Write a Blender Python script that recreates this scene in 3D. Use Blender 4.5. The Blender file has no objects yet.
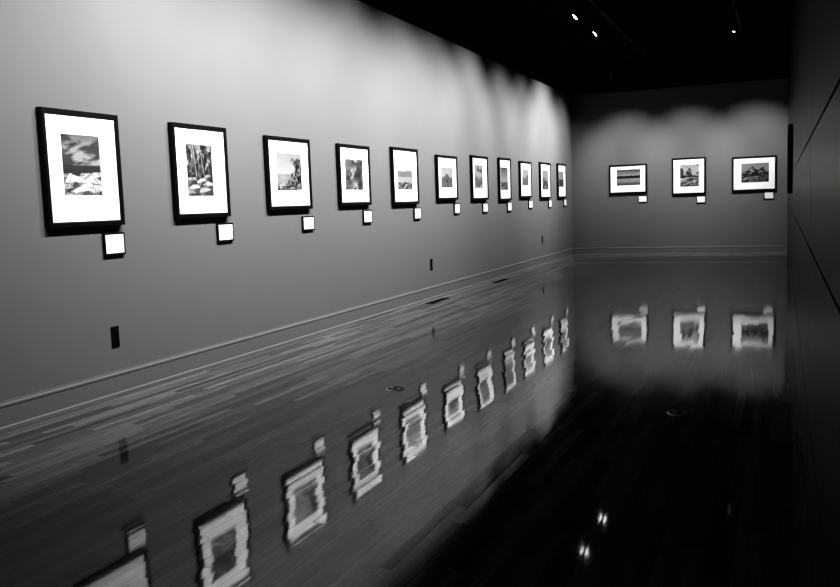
import bpy, bmesh, math, numpy as np
from mathutils import Matrix, Vector
S=bpy.context.scene
COL=bpy.context.collection
XL,D,XR,ZT,ZC,Y0=-4.94,21.7,0.115,4.03,4.55,-3.0

# ---------------- materials ----------------
def mat(name, base=(.5,.5,.5), rough=.6, spec=.5, metal=0.0):
    m=bpy.data.materials.new(name); m.use_nodes=True
    b=m.node_tree.nodes["Principled BSDF"]
    if not isinstance(base,tuple): base=(base,)*3
    b.inputs["Base Color"].default_value=(*base,1)
    b.inputs["Roughness"].default_value=rough
    b.inputs["Specular IOR Level"].default_value=spec
    b.inputs["Metallic"].default_value=metal
    return m,m.node_tree,b
def N(nt,t,**kw):
    n=nt.nodes.new(t)
    for k,v in kw.items(): setattr(n,k,v)
    return n
def noisy(name,base,amp,scale,rough,spec=.5,bump=0.0,bscale=200):
    m,nt,b=mat(name,base,rough,spec)
    g=N(nt,"ShaderNodeNewGeometry"); n=N(nt,"ShaderNodeTexNoise"); n.inputs["Scale"].default_value=scale; n.inputs["Detail"].default_value=4
    nt.links.new(g.outputs["Position"],n.inputs["Vector"])
    mr=N(nt,"ShaderNodeMapRange"); mr.inputs["To Min"].default_value=base*(1-amp); mr.inputs["To Max"].default_value=base*(1+amp)
    nt.links.new(n.outputs["Fac"],mr.inputs["Value"]); nt.links.new(mr.outputs[0],b.inputs["Base Color"])
    if bump>0:
        n2=N(nt,"ShaderNodeTexNoise"); n2.inputs["Scale"].default_value=bscale
        nt.links.new(g.outputs["Position"],n2.inputs["Vector"])
        bp=N(nt,"ShaderNodeBump"); bp.inputs["Strength"].default_value=bump; bp.inputs["Distance"].default_value=.002
        nt.links.new(n2.outputs["Fac"],bp.inputs["Height"]); nt.links.new(bp.outputs[0],b.inputs["Normal"])
    return m
M_wall=noisy("painted_wall",.16,.03,3,.85,.08,.15,250)
M_black=noisy("black_paint",.004,.2,2,.9,.05)
M_ceil=noisy("black_ceiling",.003,.2,2,.95,.02)
M_base=noisy("baseboard_paint",.16,.03,3,.6,.2)
M_panel=noisy("dark_panel",.010,.25,1.5,.34,.2)
M_seam=noisy("panel_seam",.003,.2,3,.8,.05)
M_frame=noisy("black_frame_wood",.004,.2,30,.5,.2)
M_mat=noisy("white_mat_board",.90,.02,40,.8,.2)
M_card=noisy("label_card",.82,.03,60,.7,.2)
M_metal,_,_=mat("fixture_black_metal",.004,.5,.2,.0)
M_plate=noisy("outlet_plastic",.004,.1,20,.4,.3)
M_slot,_,_=mat("outlet_slot",.002,.9,.1)
M_brass,_,_=mat("floor_box_metal",.6,.45,.5,1.0)
M_lid,_,_=mat("floor_box_lid",.01,.6,.2,0.0)
M_photo,nt,b=mat("photo_print",.5,.6,.2)
a=N(nt,"ShaderNodeAttribute",attribute_name="Tone"); nt.links.new(a.outputs["Color"],b.inputs["Base Color"])
M_lens,nt,b=mat("lamp_lens",.8,.3); b.inputs["Emission Color"].default_value=(1,1,1,1); b.inputs["Emission Strength"].default_value=14
M_dim,nt,b=mat("lamp_lens_dim",.8,.3); b.inputs["Emission Color"].default_value=(1,1,1,1); b.inputs["Emission Strength"].default_value=1.2

# floor
M_floor,nt,b=mat("polished_strip_floor",.03,.07,.5)
b.inputs["IOR"].default_value=1.62
L=nt.links
g=N(nt,"ShaderNodeNewGeometry"); sx=N(nt,"ShaderNodeSeparateXYZ"); L.new(g.outputs["Position"],sx.inputs[0])
def math_(op,a,bv=None,c=None):
    n=N(nt,"ShaderNodeMath",operation=op)
    for i,v in enumerate((a,bv,c)):
        if v is None: continue
        if isinstance(v,(int,float)): n.inputs[i].default_value=v
        else: L.new(v,n.inputs[i])
    return n.outputs[0]
BW=.057
xb=math_("DIVIDE",sx.outputs["X"],BW); ix=math_("FLOOR",xb); fx=math_("FRACT",xb)
w1=N(nt,"ShaderNodeTexWhiteNoise",noise_dimensions='1D'); L.new(ix,w1.inputs["W"])
yo=math_("ADD",math_("DIVIDE",sx.outputs["Y"],1.1),math_("MULTIPLY",w1.outputs["Value"],7.3)); iy=math_("FLOOR",yo); fy=math_("FRACT",yo)
cv=N(nt,"ShaderNodeCombineXYZ"); L.new(ix,cv.inputs[0]); L.new(iy,cv.inputs[1])
w2=N(nt,"ShaderNodeTexWhiteNoise",noise_dimensions='3D'); L.new(cv.outputs[0],w2.inputs["Vector"])
sc=N(nt,"ShaderNodeSeparateXYZ"); L.new(w2.outputs["Color"],sc.inputs[0])
mp=N(nt,"ShaderNodeMapping"); mp.inputs["Scale"].default_value=(60,3,1); L.new(g.outputs["Position"],mp.inputs[0])
gn=N(nt,"ShaderNodeTexNoise"); gn.inputs["Scale"].default_value=1.0; gn.inputs["Detail"].default_value=5; L.new(mp.outputs[0],gn.inputs["Vector"])
big=N(nt,"ShaderNodeTexNoise"); big.inputs["Scale"].default_value=.9; L.new(g.outputs["Position"],big.inputs["Vector"])
col=math_("MULTIPLY",math_("MULTIPLY_ADD",sc.outputs[2],1.2,.4),math_("MULTIPLY_ADD",gn.outputs["Fac"],1.4,.3))
e1=math_("LESS_THAN",fx,.035); e2=math_("LESS_THAN",fy,.003); ed=math_("MAXIMUM",e1,e2)
col=math_("MULTIPLY",math_("MULTIPLY",col,.11),math_("SUBTRACT",1,math_("MULTIPLY",ed,.7)))
L.new(col,b.inputs["Base Color"])
spv=math_("MULTIPLY",math_("MULTIPLY_ADD",sc.outputs[2],.16,.30),math_("MULTIPLY_ADD",gn.outputs["Fac"],.5,.75))
L.new(math_("MULTIPLY",spv,math_("SUBTRACT",1,math_("MULTIPLY",ed,.5))),b.inputs["Specular IOR Level"])
rg=math_("MULTIPLY_ADD",big.outputs["Fac"],.07,.02); L.new(rg,b.inputs["Roughness"])
wv=N(nt,"ShaderNodeTexNoise"); wv.inputs["Scale"].default_value=4.0; wv.inputs["Detail"].default_value=1; L.new(g.outputs["Position"],wv.inputs["Vector"])
sw=N(nt,"ShaderNodeSeparateXYZ"); L.new(wv.outputs["Color"],sw.inputs[0])
def cen(o,amp): return math_("MULTIPLY",math_("SUBTRACT",o,.5),amp)
tx=math_("ADD",math_("ADD",cen(sc.outputs[0],.013),cen(fx,.003)),cen(sw.outputs[0],.006))
ty=math_("ADD",cen(sc.outputs[1],.003),cen(sw.outputs[1],.003))
cn=N(nt,"ShaderNodeCombineXYZ"); L.new(tx,cn.inputs[0]); L.new(ty,cn.inputs[1]); cn.inputs[2].default_value=1
nn=N(nt,"ShaderNodeVectorMath",operation='NORMALIZE'); L.new(cn.outputs[0],nn.inputs[0]); L.new(nn.outputs[0],b.inputs["Normal"])

# ---------------- mesh helpers ----------------
def finish(bm,name,mats,parent=None,matrix=None,smooth=False):
    me=bpy.data.meshes.new(name); bm.normal_update(); bm.to_mesh(me); bm.free()
    for m in mats: me.materials.append(m)
    if smooth:
        for p in me.polygons: p.use_smooth=True
    o=bpy.data.objects.new(name,me); COL.objects.link(o)
    if matrix is not None: o.matrix_world=matrix
    if parent: o.parent=parent
    return o
def box(bm,a,b_,mi=0):
    x0,y0,z0=a;x1,y1,z1=b_
    v=[bm.verts.new(p) for p in [(x0,y0,z0),(x1,y0,z0),(x1,y1,z0),(x0,y1,z0),(x0,y0,z1),(x1,y0,z1),(x1,y1,z1),(x0,y1,z1)]]
    for f in [(0,3,2,1),(4,5,6,7),(0,1,5,4),(1,2,6,5),(2,3,7,6),(3,0,4,7)]:
        fc=bm.faces.new([v[i] for i in f]); fc.material_index=mi
def boxobj(name,a,b_,m,**k):
    bm=bmesh.new(); box(bm,a,b_); return finish(bm,name,[m],**k)
def cyl(bm,p0,p1,r0,r1,seg=20,mi=0,cap0=True,cap1=True):
    p0=Vector(p0);p1=Vector(p1);d=(p1-p0).normalized();u=d.orthogonal().normalized();w=d.cross(u)
    A=[];B=[]
    for i in range(seg):
        t=2*math.pi*i/seg;q=u*math.cos(t)+w*math.sin(t)
        A.append(bm.verts.new(p0+q*r0));B.append(bm.verts.new(p1+q*r1))
    for i in range(seg):
        j=(i+1)%seg;f=bm.faces.new([A[i],A[j],B[j],B[i]]);f.material_index=mi
    if cap0: bm.faces.new(A[::-1]).material_index=mi
    if cap1: bm.faces.new(B).material_index=mi

# ---------------- room shell ----------------
T=.15
boxobj("floor",(XL-T,Y0-T,-.1),(XR+T,D+T,0),M_floor)
boxobj("ceiling",(XL-T,Y0-T,ZC),(XR+T,D+T,ZC+.1),M_ceil)
def wall2(name,a,b_):
    bm=bmesh.new(); box(bm,(a[0],a[1],0),(b_[0],b_[1],ZT),0); box(bm,(a[0],a[1],ZT),(b_[0],b_[1],ZC),1)
    return finish(bm,name,[M_wall,M_black])
wall2("wall_left",(XL-T,Y0,0),(XL,D,0))
wall2("wall_back",(XL-T,D,0),(XR+T,D+T,0))
boxobj("wall_front",(XL-T,Y0-T,0),(XR+T,Y0,ZC),M_black)
bm=bmesh.new()
box(bm,(XR+.012,Y0,0),(XR+T,D,ZC),1)
zs=[0,.45,1.19,1.69,2.6,3.5,ZC]; ys=[Y0,-.6,1.8,4.2,6.6,9.0,11.4,13.8,16.2,18.6,D]
for i in range(len(zs)-1):
    for j in range(len(ys)-1):
        gp=.006
        box(bm,(XR,ys[j]+gp,zs[i]+gp),(XR+.014,ys[j+1]-gp if j<len(ys)-2 else D,zs[i+1]-gp),0)
finish(bm,"wall_right",[M_panel,M_seam])
def base(name,pts_fn,s0,s1):
    prof=[(0,0),(.026,0),(.026,.018),(.016,.028),(.016,.156),(.020,.163),(.020,.176),(.011,.186),(.009,.198),(0,.198)]
    bm=bmesh.new()
    A=[bm.verts.new(pts_fn(s0,d,z)) for d,z in prof];B=[bm.verts.new(pts_fn(s1,d,z)) for d,z in prof]
    n=len(prof)
    for i in range(n):
        j=(i+1)%n;bm.faces.new([A[i],B[i],B[j],A[j]])
    bm.faces.new(A);bm.faces.new(B[::-1]);bmesh.ops.recalc_face_normals(bm,faces=bm.faces)
    return finish(bm,name,[M_base])
base("baseboard_left",lambda s,d,z:(XL+d,s,z),Y0,D)
base("baseboard_back",lambda s,d,z:(s,D-d,z),XL+.026,XR)

# ---------------- photograph contents (tonal pictures) ----------------
def vnoise(x,y,seed):
    xi=np.floor(x).astype(int);yi=np.floor(y).astype(int);fx=x-xi;fy=y-yi
    fx=fx*fx*(3-2*fx);fy=fy*fy*(3-2*fy)
    def h(a,b): 
        n=(a*374761393+b*668265263+seed*1442695041)&0xffffffff
        n=((n^(n>>13))*1274126177)&0xffffffff
        return ((n^(n>>16))&0xffff)/65535.
    return (h(xi,yi)*(1-fx)+h(xi+1,yi)*fx)*(1-fy)+(h(xi,yi+1)*(1-fx)+h(xi+1,yi+1)*fx)*fy
def fbm(x,y,seed,o=4):
    s=0;a=.5;t=0
    for i in range(o): s=s+a*vnoise(x*2**i+50,y*2**i+50,seed+i*7);t+=a;a*=.55
    return s/t
def sm(a,b,x): t=np.clip((x-a)/(b-a),0,1);return t*t*(3-2*t)
def mix(a,b,t): return a*(1-t)+b*t
def rocks(u,v,sc,seed,lo=.02,hi=.8):
    rng=np.random.RandomState(seed);n=int(sc*sc*.9)
    P=rng.rand(n,2);P[:,1]=P[:,1]**1.3
    wx=u+.22*(fbm(u*5,v*5,seed)-.5)+.05*(fbm(u*18,v*18,seed+1)-.5);wy=v*1.25+.22*(fbm(u*5,v*5,seed+3)-.5)+.05*(fbm(u*18,v*18,seed+4)-.5)
    wt=.8+.6*rng.rand(n)
    d=np.stack([np.hypot(wx-p[0],(wy-p[1]*1.25)*1.35)*q for p,q in zip(P,wt)]);o=np.sort(d,0);idx=np.argmin(d,0)
    cr=sm(.0,.035,o[1]-o[0]);b=rng.rand(n)[idx]
    lit=np.clip(.45+(wy-(P[idx,1]*1.25))*4.0*sc/5-(wx-P[idx,0])*2.2*sc/5,0,1)
    return np.clip(lo+(hi-lo)*lit*(.3+.7*b)*mix(.25,1,cr)*(.45+1.1*fbm(u*20,v*20,seed+9)),0,1)
def boulders(u,v,B,seed,hi=1.0):
    # angular rocks drawn far to near: sunlit top plane, mid side plane, dark foot, cracks
    im=np.full(u.shape,.02)
    for i,(cx,cy,rx,ry,t) in enumerate(B):
        x=(u-cx)/rx;y=(v-cy)/ry;rr=0*u-9;rng=np.random.RandomState(seed+i)
        for k in range(6):
            th=k*math.pi/3+rng.rand()*.8;rr=np.maximum(rr,(x*math.cos(th)+y*math.sin(th))/(.8+.35*rng.rand()))
        rr=rr+.16*(fbm(u*16,v*16,seed+i)-.5)
        split=y-.10-.5*x*(rng.rand()-.3)+.35*(fbm(u*10,v*10,seed+20+i)-.5)
        s=np.where(split>0,.85,np.where(x<-.1+.3*rng.rand()+y*.4,.30,.10))
        ck=sm(.0,.045,np.abs(fbm(u*7,v*11,seed+60+i,3)-.5))
        s=t*hi*s*mix(.3,1,ck)*(.6+.8*fbm(u*26,v*34,seed+i+40))*sm(1.02,.9,rr)
        im=np.where(rr<1,s+.021,im)
    return im
def pic(k,u,v):
    if k==1:
        c=fbm(u*2+v*3,v*9-u*2,3);sky=mix(.08,.42,sm(.38,.66,c))*mix(1,.5,sm(.75,1,v))
        sea=.03+.05*fbm(u*5,v*50,9)
        rk=boulders(u,v,[(.1,.30,.20,.07,.5),(.55,.30,.2,.07,.7),(.9,.30,.22,.09,.8),(.30,.21,.30,.13,1.),(.76,.19,.30,.12,.9),(.05,.10,.2,.12,.6),(.5,.06,.30,.12,1.),(.92,.05,.22,.12,.7),(.2,-.02,.25,.08,.5)],25)
        im=mix(sea,sky,sm(.50,.52,v));return np.where(rk>.0205,rk,np.where(v<.2,.02,im))
    if k==2:
        bg=.02+.12*sm(.4,.8,fbm(u*8,v*10,4));tr=0*u
        for x0,sl,wd,t in [(.16,.2,.012,.25),(.34,-.15,.02,.5),(.45,.12,.012,.35),(.63,-.2,.022,.4),(.86,-.05,.015,.25)]:
            tr=np.maximum(tr,t*sm(wd,wd*.4,np.abs(u-x0-sl*(v-.5)-.05*(fbm(v*5,u*0,int(x0*90))-.5)))*sm(.3,.42,v)*(.3+fbm(u*9,v*9,7)))
        fol=.45*sm(.56,.68,fbm(u*9,v*9,12))*sm(.3,.6,v)*fbm(u*25,v*25,13)*1.4
        rk=boulders(u,v,[(.8,.36,.16,.07,.5),(.2,.30,.2,.08,.7),(.55,.27,.18,.08,.9),(.85,.2,.2,.09,.8),(.3,.14,.24,.09,1.),(.68,.08,.26,.1,.7),(.1,.04,.2,.08,.5)],40,.8)
        return np.where(rk>.0205,rk,np.maximum(np.maximum(bg,tr),fol))
    if k==3:
        sky=mix(.50,.26,v)+.12*fbm(u*3,v*8,2);sea=.2+.25*fbm(u*4,v*25,7)
        im=mix(sea,sky,sm(.44,.47,v));cl=.015+.30*sm(.45,.7,fbm(u*13,v*9,17))
        prof=.66-.42*sm(.55,.0,v)+.07*np.sin(v*13)+.16*(fbm(v*9,u*0,19)-.5)
        im=mix(im,cl,sm(prof-.02,prof+.02,u)*sm(.95,.88,v+.1*vnoise(u*12,u*0,3)))
        return mix(im,rocks(u,v,7,60,.03,.7),sm(.25,.15,v))
    if k==4:
        n=fbm(u*6,v*4,5);f=sm(.22,.08,np.abs(u-.5-.12*np.sin(v*9)))
        return np.clip(.03+.16*n*sm(.3,.6,n)+.28*f*sm(.42,.6,fbm(u*14,v*6,8))+.1*rocks(u,v,6,14),0,1)
    if k==5:
        im=.38+.2*fbm(u*2,v*7,3);hill=.62+.12*fbm(u*3,u*0,13);im=np.where(v<hill,.14+.12*fbm(u*12,v*12,4),im)
        im=np.where(v<.45,.26+.22*fbm(u*3,v*20,8),im);return np.where(v<.2+.1*fbm(u*6,u*0,3),rocks(u,v,7,23,.03,.5),im)
    if k==6:
        im=mix(.12,.36,sm(.50,.53,v)+0*u);hs=((np.abs(u-.5)<.24)&(v>.28)&(v<.50))|((v>=.50)&(v<.74-np.abs(u-.5)*.8));im=im+.15*(fbm(u*5,v*6,3)-.5)
        im=np.where(hs,.07+.1*vnoise(u*40,v*3,2),im);return np.where((np.abs(u-.5)<.04)&(v>.28)&(v<.42),.01,im)
    if k==7: return np.clip(.10+.30*sm(.4,.65,fbm(u*3,v*5,31))*sm(.2,.6,v)+.3*rocks(u,v,5,31)*sm(.4,.3,v),0,1)
    if k==8: return np.where(v<.35,rocks(u,v,6,44,.02,.4),mix(.34,.12,sm(.4,1,v))+.15*(fbm(u*4,v*8,41)-.5))
    if k==9: return mix(.06+.2*fbm(u*12,v*12,5),.35,sm(.55,.60,v+.1*np.sin(u*5)))
    if k==10: return np.where(v<.5+.15*np.sin(u*4),.04+.2*sm(.45,.65,fbm(u*7,v*7,51)),.25)
    if k==11: return mix(.06,.28,sm(.45,.5,v))+.1*(fbm(u*6,v*9,61)-.5)
    if k==12:
        sky=mix(.42,.12,sm(.55,1,v))+.15*(fbm(u*2,v*10,6)-.5);t=(v<.56+.10*fbm(u*24,u*0,8))&(v>.44);w=mix(.36,.08,sm(.3,0,v))
        return np.where(t,.015,np.where(v>.44,sky,w*(.6+.6*fbm(u*3,v*24,4))))
    if k==13:
        sky=.06+.42*sm(.48,.62,fbm(u*4,v*5,71));return np.where(np.abs(v-.46)<.025,.02,mix(rocks(u,v,7,75,.02,.7),sky,sm(.42,.5,v)))
    if k==14:
        rdg=.52+.28*np.exp(-((u-.4)/.16)**2)+.22*np.exp(-((u-.78)/.12)**2)+.06*vnoise(u*22,u*0,4)
        im=np.where(v>rdg,.30,.02+.26*sm(.52,.7,fbm(u*12,v*12,81)));return np.where(v<.32,rocks(u,v,8,90,.02,.45),im)
    return .1+.2*fbm(u*5,v*5,k)

def Mx(wall,s,z):
    if wall=='L': u,n,o=Vector((0,1,0)),Vector((1,0,0)),Vector((XL,s,z))
    elif wall=='B': u,n,o=Vector((1,0,0)),Vector((0,-1,0)),Vector((s,D,z))
    else: u,n,o=Vector((0,-1,0)),Vector((-1,0,0)),Vector((XR,s,z))
    m=Matrix.Identity(4)
    for i in range(3): m[i][0]=u[i];m[i][1]=(0,0,1)[i];m[i][2]=n[i];m[i][3]=o[i]
    return m
def rings(bm,rs,mis,cap=False):
    loops=[[bm.verts.new(p) for p in [(x0,y0,z),(x1,y0,z),(x1,y1,z),(x0,y1,z)]] for x0,y0,x1,y1,z in rs]
    for k in range(len(loops)-1):
        for i in range(4):
            j=(i+1)%4;f=bm.faces.new([loops[k][i],loops[k][j],loops[k+1][j],loops[k+1][i]]);f.material_index=mis[k]
    if cap: bm.faces.new(loops[-1]).material_index=mis[-1]
    return loops
def framed(wall,s0,s1,z0,z1,inner,k,t=.05,bw=.040):
    w=s1-s0;h=z1-z0
    bm=bmesh.new();lay=bm.verts.layers.float_color.new("Tone")
    def R(i,z): return (i,i,w-i,h-i,z)
    ix0,iy0,ix1,iy1=inner
    e=.004
    rs=[R(0,.001),R(0,t-.006),R(.005,t),R(bw-.008,t),R(bw,t-.008),R(bw,t-.014),(ix0,iy0,ix1,iy1,t-.014),(ix0+e,iy0+e,ix1-e,iy1-e,t-.018)]
    lp=rings(bm,rs,[0,0,0,0,0,1,1])
    bm.faces.new(lp[0][::-1]).material_index=0
    nx=90;ny=int(nx*(iy1-iy0)/(ix1-ix0))
    ny=max(40,min(ny,110))
    U,V=np.meshgrid(np.linspace(0,1,nx+1),np.linspace(0,1,ny+1));C=np.clip(pic(k,U,V),0,1)
    vs=[]
    for j in range(ny+1):
        row=[]
        for i in range(nx+1):
            q=bm.verts.new((ix0+e+(ix1-ix0-2*e)*i/nx,iy0+e+(iy1-iy0-2*e)*j/ny,t-.018));c=float(C[j,i])*.72;q[lay]=(c,c,c,1);row.append(q)
        vs.append(row)
    for j in range(ny):
        for i in range(nx):
            bm.faces.new([vs[j][i],vs[j][i+1],vs[j+1][i+1],vs[j+1][i]]).material_index=2
    return finish(bm,"framed_photograph",[M_frame,M_mat,M_photo],matrix=Mx(wall,s0 if wall!='R' else s1,z0))
def label(wall,s0,s1,z0,z1):
    w=s1-s0;h=z1-z0;bm=bmesh.new()
    def R(i,z): return (i,i,w-i,h-i,z)
    lp=rings(bm,[R(0,.0005),R(0,.022),R(.002,.024),R(.013,.024),R(.015,.022)],[0,0,0,0])
    bm.faces.new(lp[0][::-1]).material_index=0;bm.faces.new(lp[-1]).material_index=1
    return finish(bm,"wall_label",[M_frame,M_card],matrix=Mx(wall,s0,z0))

FR=[(4.664,5.441,1.369,2.240),(6.096,6.890,1.397,2.237),(7.579,8.457,1.441,2.212),(9.138,9.971,1.464,2.208),(10.675,11.56,1.455,2.242),
(12.319,13.2,1.500,2.200),(13.927,14.784,1.485,2.253),(15.471,16.211,1.461,2.270),(16.866,17.706,1.505,2.250),(18.45,19.34,1.478,2.275),(20.054,20.859,1.478,2.295)]
IN=[(4.84,5.23,1.60,2.06),(6.28,6.66,1.59,2.06),(7.76,8.27,1.64,2.04),(9.30,9.78,1.65,2.03),(10.84,11.36,1.66,2.05),(12.49,13.0,1.69,2.01),
(14.08,14.51,1.69,2.09),(15.56,16.03,1.66,2.09),(17.02,17.5,1.75,2.08),(18.6,19.15,1.67,2.10),(20.15,20.64,1.74,2.11)]
LB=[(5.22,5.45,1.13,1.31),(6.70,6.95,1.16,1.335),(8.27,8.52,1.20,1.36),(9.78,10.02,1.23,1.40),(11.42,11.66,1.23,1.40),(13.08,13.33,1.27,1.44),
(14.53,14.80,1.26,1.43),(16.02,16.29,1.25,1.43),(17.55,17.83,1.28,1.45),(19.21,19.47,1.27,1.44),(20.68,20.96,1.28,1.45)]
for i,(f,n,l) in enumerate(zip(FR,IN,LB)):
    framed('L',*f,(n[0]-f[0],n[2]-f[2],n[1]-f[0],n[3]-f[2]),i+1); label('L',*l)
FB=[(-3.999,-3.072,1.525,2.245),(-2.483,-1.694,1.452,2.335),(-1.106,-.125,1.481,2.290)]
IB=[(-3.81,-3.23,1.73,2.12),(-2.29,-1.85,1.64,2.17),(-.90,-.29,1.68,2.13)]
LBB=[(-3.29,-3.07,1.30,1.47),(-1.91,-1.70,1.24,1.41),(-.40,-.18,1.28,1.45)]
for i,(f,n,l) in enumerate(zip(FB,IB,LBB)):
    framed('B',*f,(n[0]-f[0],n[2]-f[2],n[1]-f[0],n[3]-f[2]),i+12); label('B',*l)
framed('R',11.5,12.35,1.42,2.26,(.2,.2,.65,.64),20,t=.058)

for s,z in [(5.24,.39),(12.0,.44),(18.6,.48)]:
    w,h=.085,.17;bm=bmesh.new()
    lp=rings(bm,[(0,0,w,h,.0005),(0,0,w,h,.006),(.004,.004,w-.004,h-.004,.009)],[0,0,0],cap=True)
    for zc in (h*.3,h*.7):
        cyl(bm,(w/2,zc,.009),(w/2,zc,.011),.022,.021,20,0)
        for dx in (-.008,.006): box(bm,(w/2+dx,zc-.002,.0105),(w/2+dx+.0025,zc+.009,.0115),1)
        cyl(bm,(w/2,zc-.011,.0105),(w/2,zc-.011,.0115),.003,.003,8,1)
    finish(bm,"power_outlet",[M_plate,M_slot],matrix=Mx('L',s,z))
for x,y,r in [(-2.81,6.02,.078),(-.62,5.80,.085)]:
    bm=bmesh.new();cyl(bm,(0,0,0),(0,0,.005),r,r-.005,40,0);cyl(bm,(0,0,.005),(0,0,.0065),r*.84,r*.82,40,1)
    for sgn in (-1,1): cyl(bm,(sgn*r*.38,0,.0065),(sgn*r*.38,0,.008),r*.22,r*.2,16,0)
    o=finish(bm,"floor_outlet_cover",[M_brass,M_lid]);o.location=(x,y,0)
for y in (11.4,14.5):
    bm=bmesh.new();box(bm,(0,0,0),(.13,.75,.003),0)
    for j in range(24): box(bm,(.02,.03+j*.029,.003),(.11,.045+j*.029,.004),1)
    o=finish(bm,"floor_vent",[M_lid,M_slot]);o.location=(XL+.14,y,0)

# ---------------- track lighting ----------------
XT=-2.79;YT=D-2.1
boxobj("lighting_track",(XT-.018,1.5,ZC-.035),(XT+.018,D-.4,ZC),M_metal)
boxobj("lighting_track",(XT+.02,YT-.018,ZC-.035),(XR-.1,YT+.018,ZC),M_metal)
boxobj("lighting_track",(-4.7,YT-.018,ZC-.035),(XT-.02,YT+.018,ZC),M_metal)
boxobj("lighting_track",(-.768,12.5,ZC-.035),(-.732,18.0,ZC),M_metal)
def spot(pos,target,power,angle=1.1,blend=1.0,rec=.05,r=.05,size=.03,lens=None):
    pos=Vector(pos);d=(Vector(target)-pos).normalized()
    e=bpy.data.objects.new("track_spotlight",None);COL.objects.link(e);e.location=pos
    bm=bmesh.new()
    box(bm,(-.02,-.05,ZC-.06-pos.z),(.02,.05,ZC-.0352-pos.z));cyl(bm,(0,0,.07),(0,0,ZC-.05-pos.z),.009,.009,10)
    u=d.cross(Vector((0,0,1))).normalized()
    cyl(bm,u*.066,u*-.066,.008,.008,8)
    for sg in (-1,1): cyl(bm,u*.062*sg,Vector((0,0,.075)),.007,.007,8)
    cyl(bm,-d*.10,d*.05,r*.82,r,24,0,True,False)
    for i in range(4): cyl(bm,-d*(.10-.018*i),-d*(.094-.018*i),r*.98,r*.98,24)
    cyl(bm,d*.05,d*.10,r,r,24,0,False,False);cyl(bm,d*.10,d*.05,r*.92,r*.92,24,0,False,False)
    finish(bm,"head",[M_metal],parent=e)
    bm=bmesh.new();cyl(bm,d*(.10-rec),d*(.10-rec+.004),r*.9,r*.9,24);finish(bm,"lens",[lens or M_lens],parent=e)
    l=bpy.data.lights.new("spot_lamp",'SPOT');l.energy=power;l.spot_size=angle;l.spot_blend=blend;l.shadow_soft_size=size
    lo=bpy.data.objects.new("spot_lamp",l);COL.objects.link(lo);lo.parent=e;lo.location=d*.13
    lo.rotation_mode='QUATERNION';lo.rotation_quaternion=d.to_track_quat('-Z','Y')
PW=560
KW=[.84,.94,.97,.96,.95,.86,1.0,.80,.80,1.25,.68]
ZA=[2.15,2.15,2.15,2.1,2.1,2.15,2.35,2.15,2.15,2.6,2.05]
AN=[1.78,1.74,1.70,1.66,1.64,1.58,1.52,1.52,1.52,1.48,1.46]
for i,f in enumerate(FR):
    yc=(f[0]+f[1])/2
    rec=.05
    yp=yc;yt=yc
    if i==5: yp=12.95;yt=12.3;rec=.002
    if i==6: yp=14.45;yt=13.9;rec=.002
    spot((XT,yp,4.2),(XL,yt,ZA[i]),PW*KW[i],AN[i],1.0,rec)
spot((XT,3.3,4.2),(XL,3.5,2.0),PW*.3,1.4)
for i,f in enumerate(FB):
    xc=(f[0]+f[1])/2
    spot((xc,YT,4.2),(xc,D,1.85),PW*.58,1.26,1.0,.05)
spot((-.75,15.5,4.2),(-1.6,13.3,.0),20,.9,1.0,.01,r=.03,lens=M_dim)

w=bpy.data.worlds.new("World");S.world=w;w.use_nodes=True
w.node_tree.nodes["Background"].inputs[0].default_value=(0,0,0,1)
cd=bpy.data.cameras.new("camera");cd.lens=36*851.82/840;cd.sensor_width=36;cd.clip_start=.02
co=bpy.data.objects.new("camera",cd);COL.objects.link(co);S.camera=co
r0=Vector((0.920521,0.389111,-0.035136));r1=Vector((0.008452,-0.109745,-0.993924));r2=Vector((-0.390603,0.914630,-0.104311))
m=Matrix.Identity(4)
for i in range(3): m[i][0]=r0[i];m[i][1]=-r1[i];m[i][2]=-r2[i]
m[2][3]=1.45
co.matrix_world=m
S.view_settings.view_transform='Standard'
for lk in ('High Contrast','Standard - High Contrast'):
    try:
        S.view_settings.look=lk;break
    except Exception as ex: print("look",lk,ex)
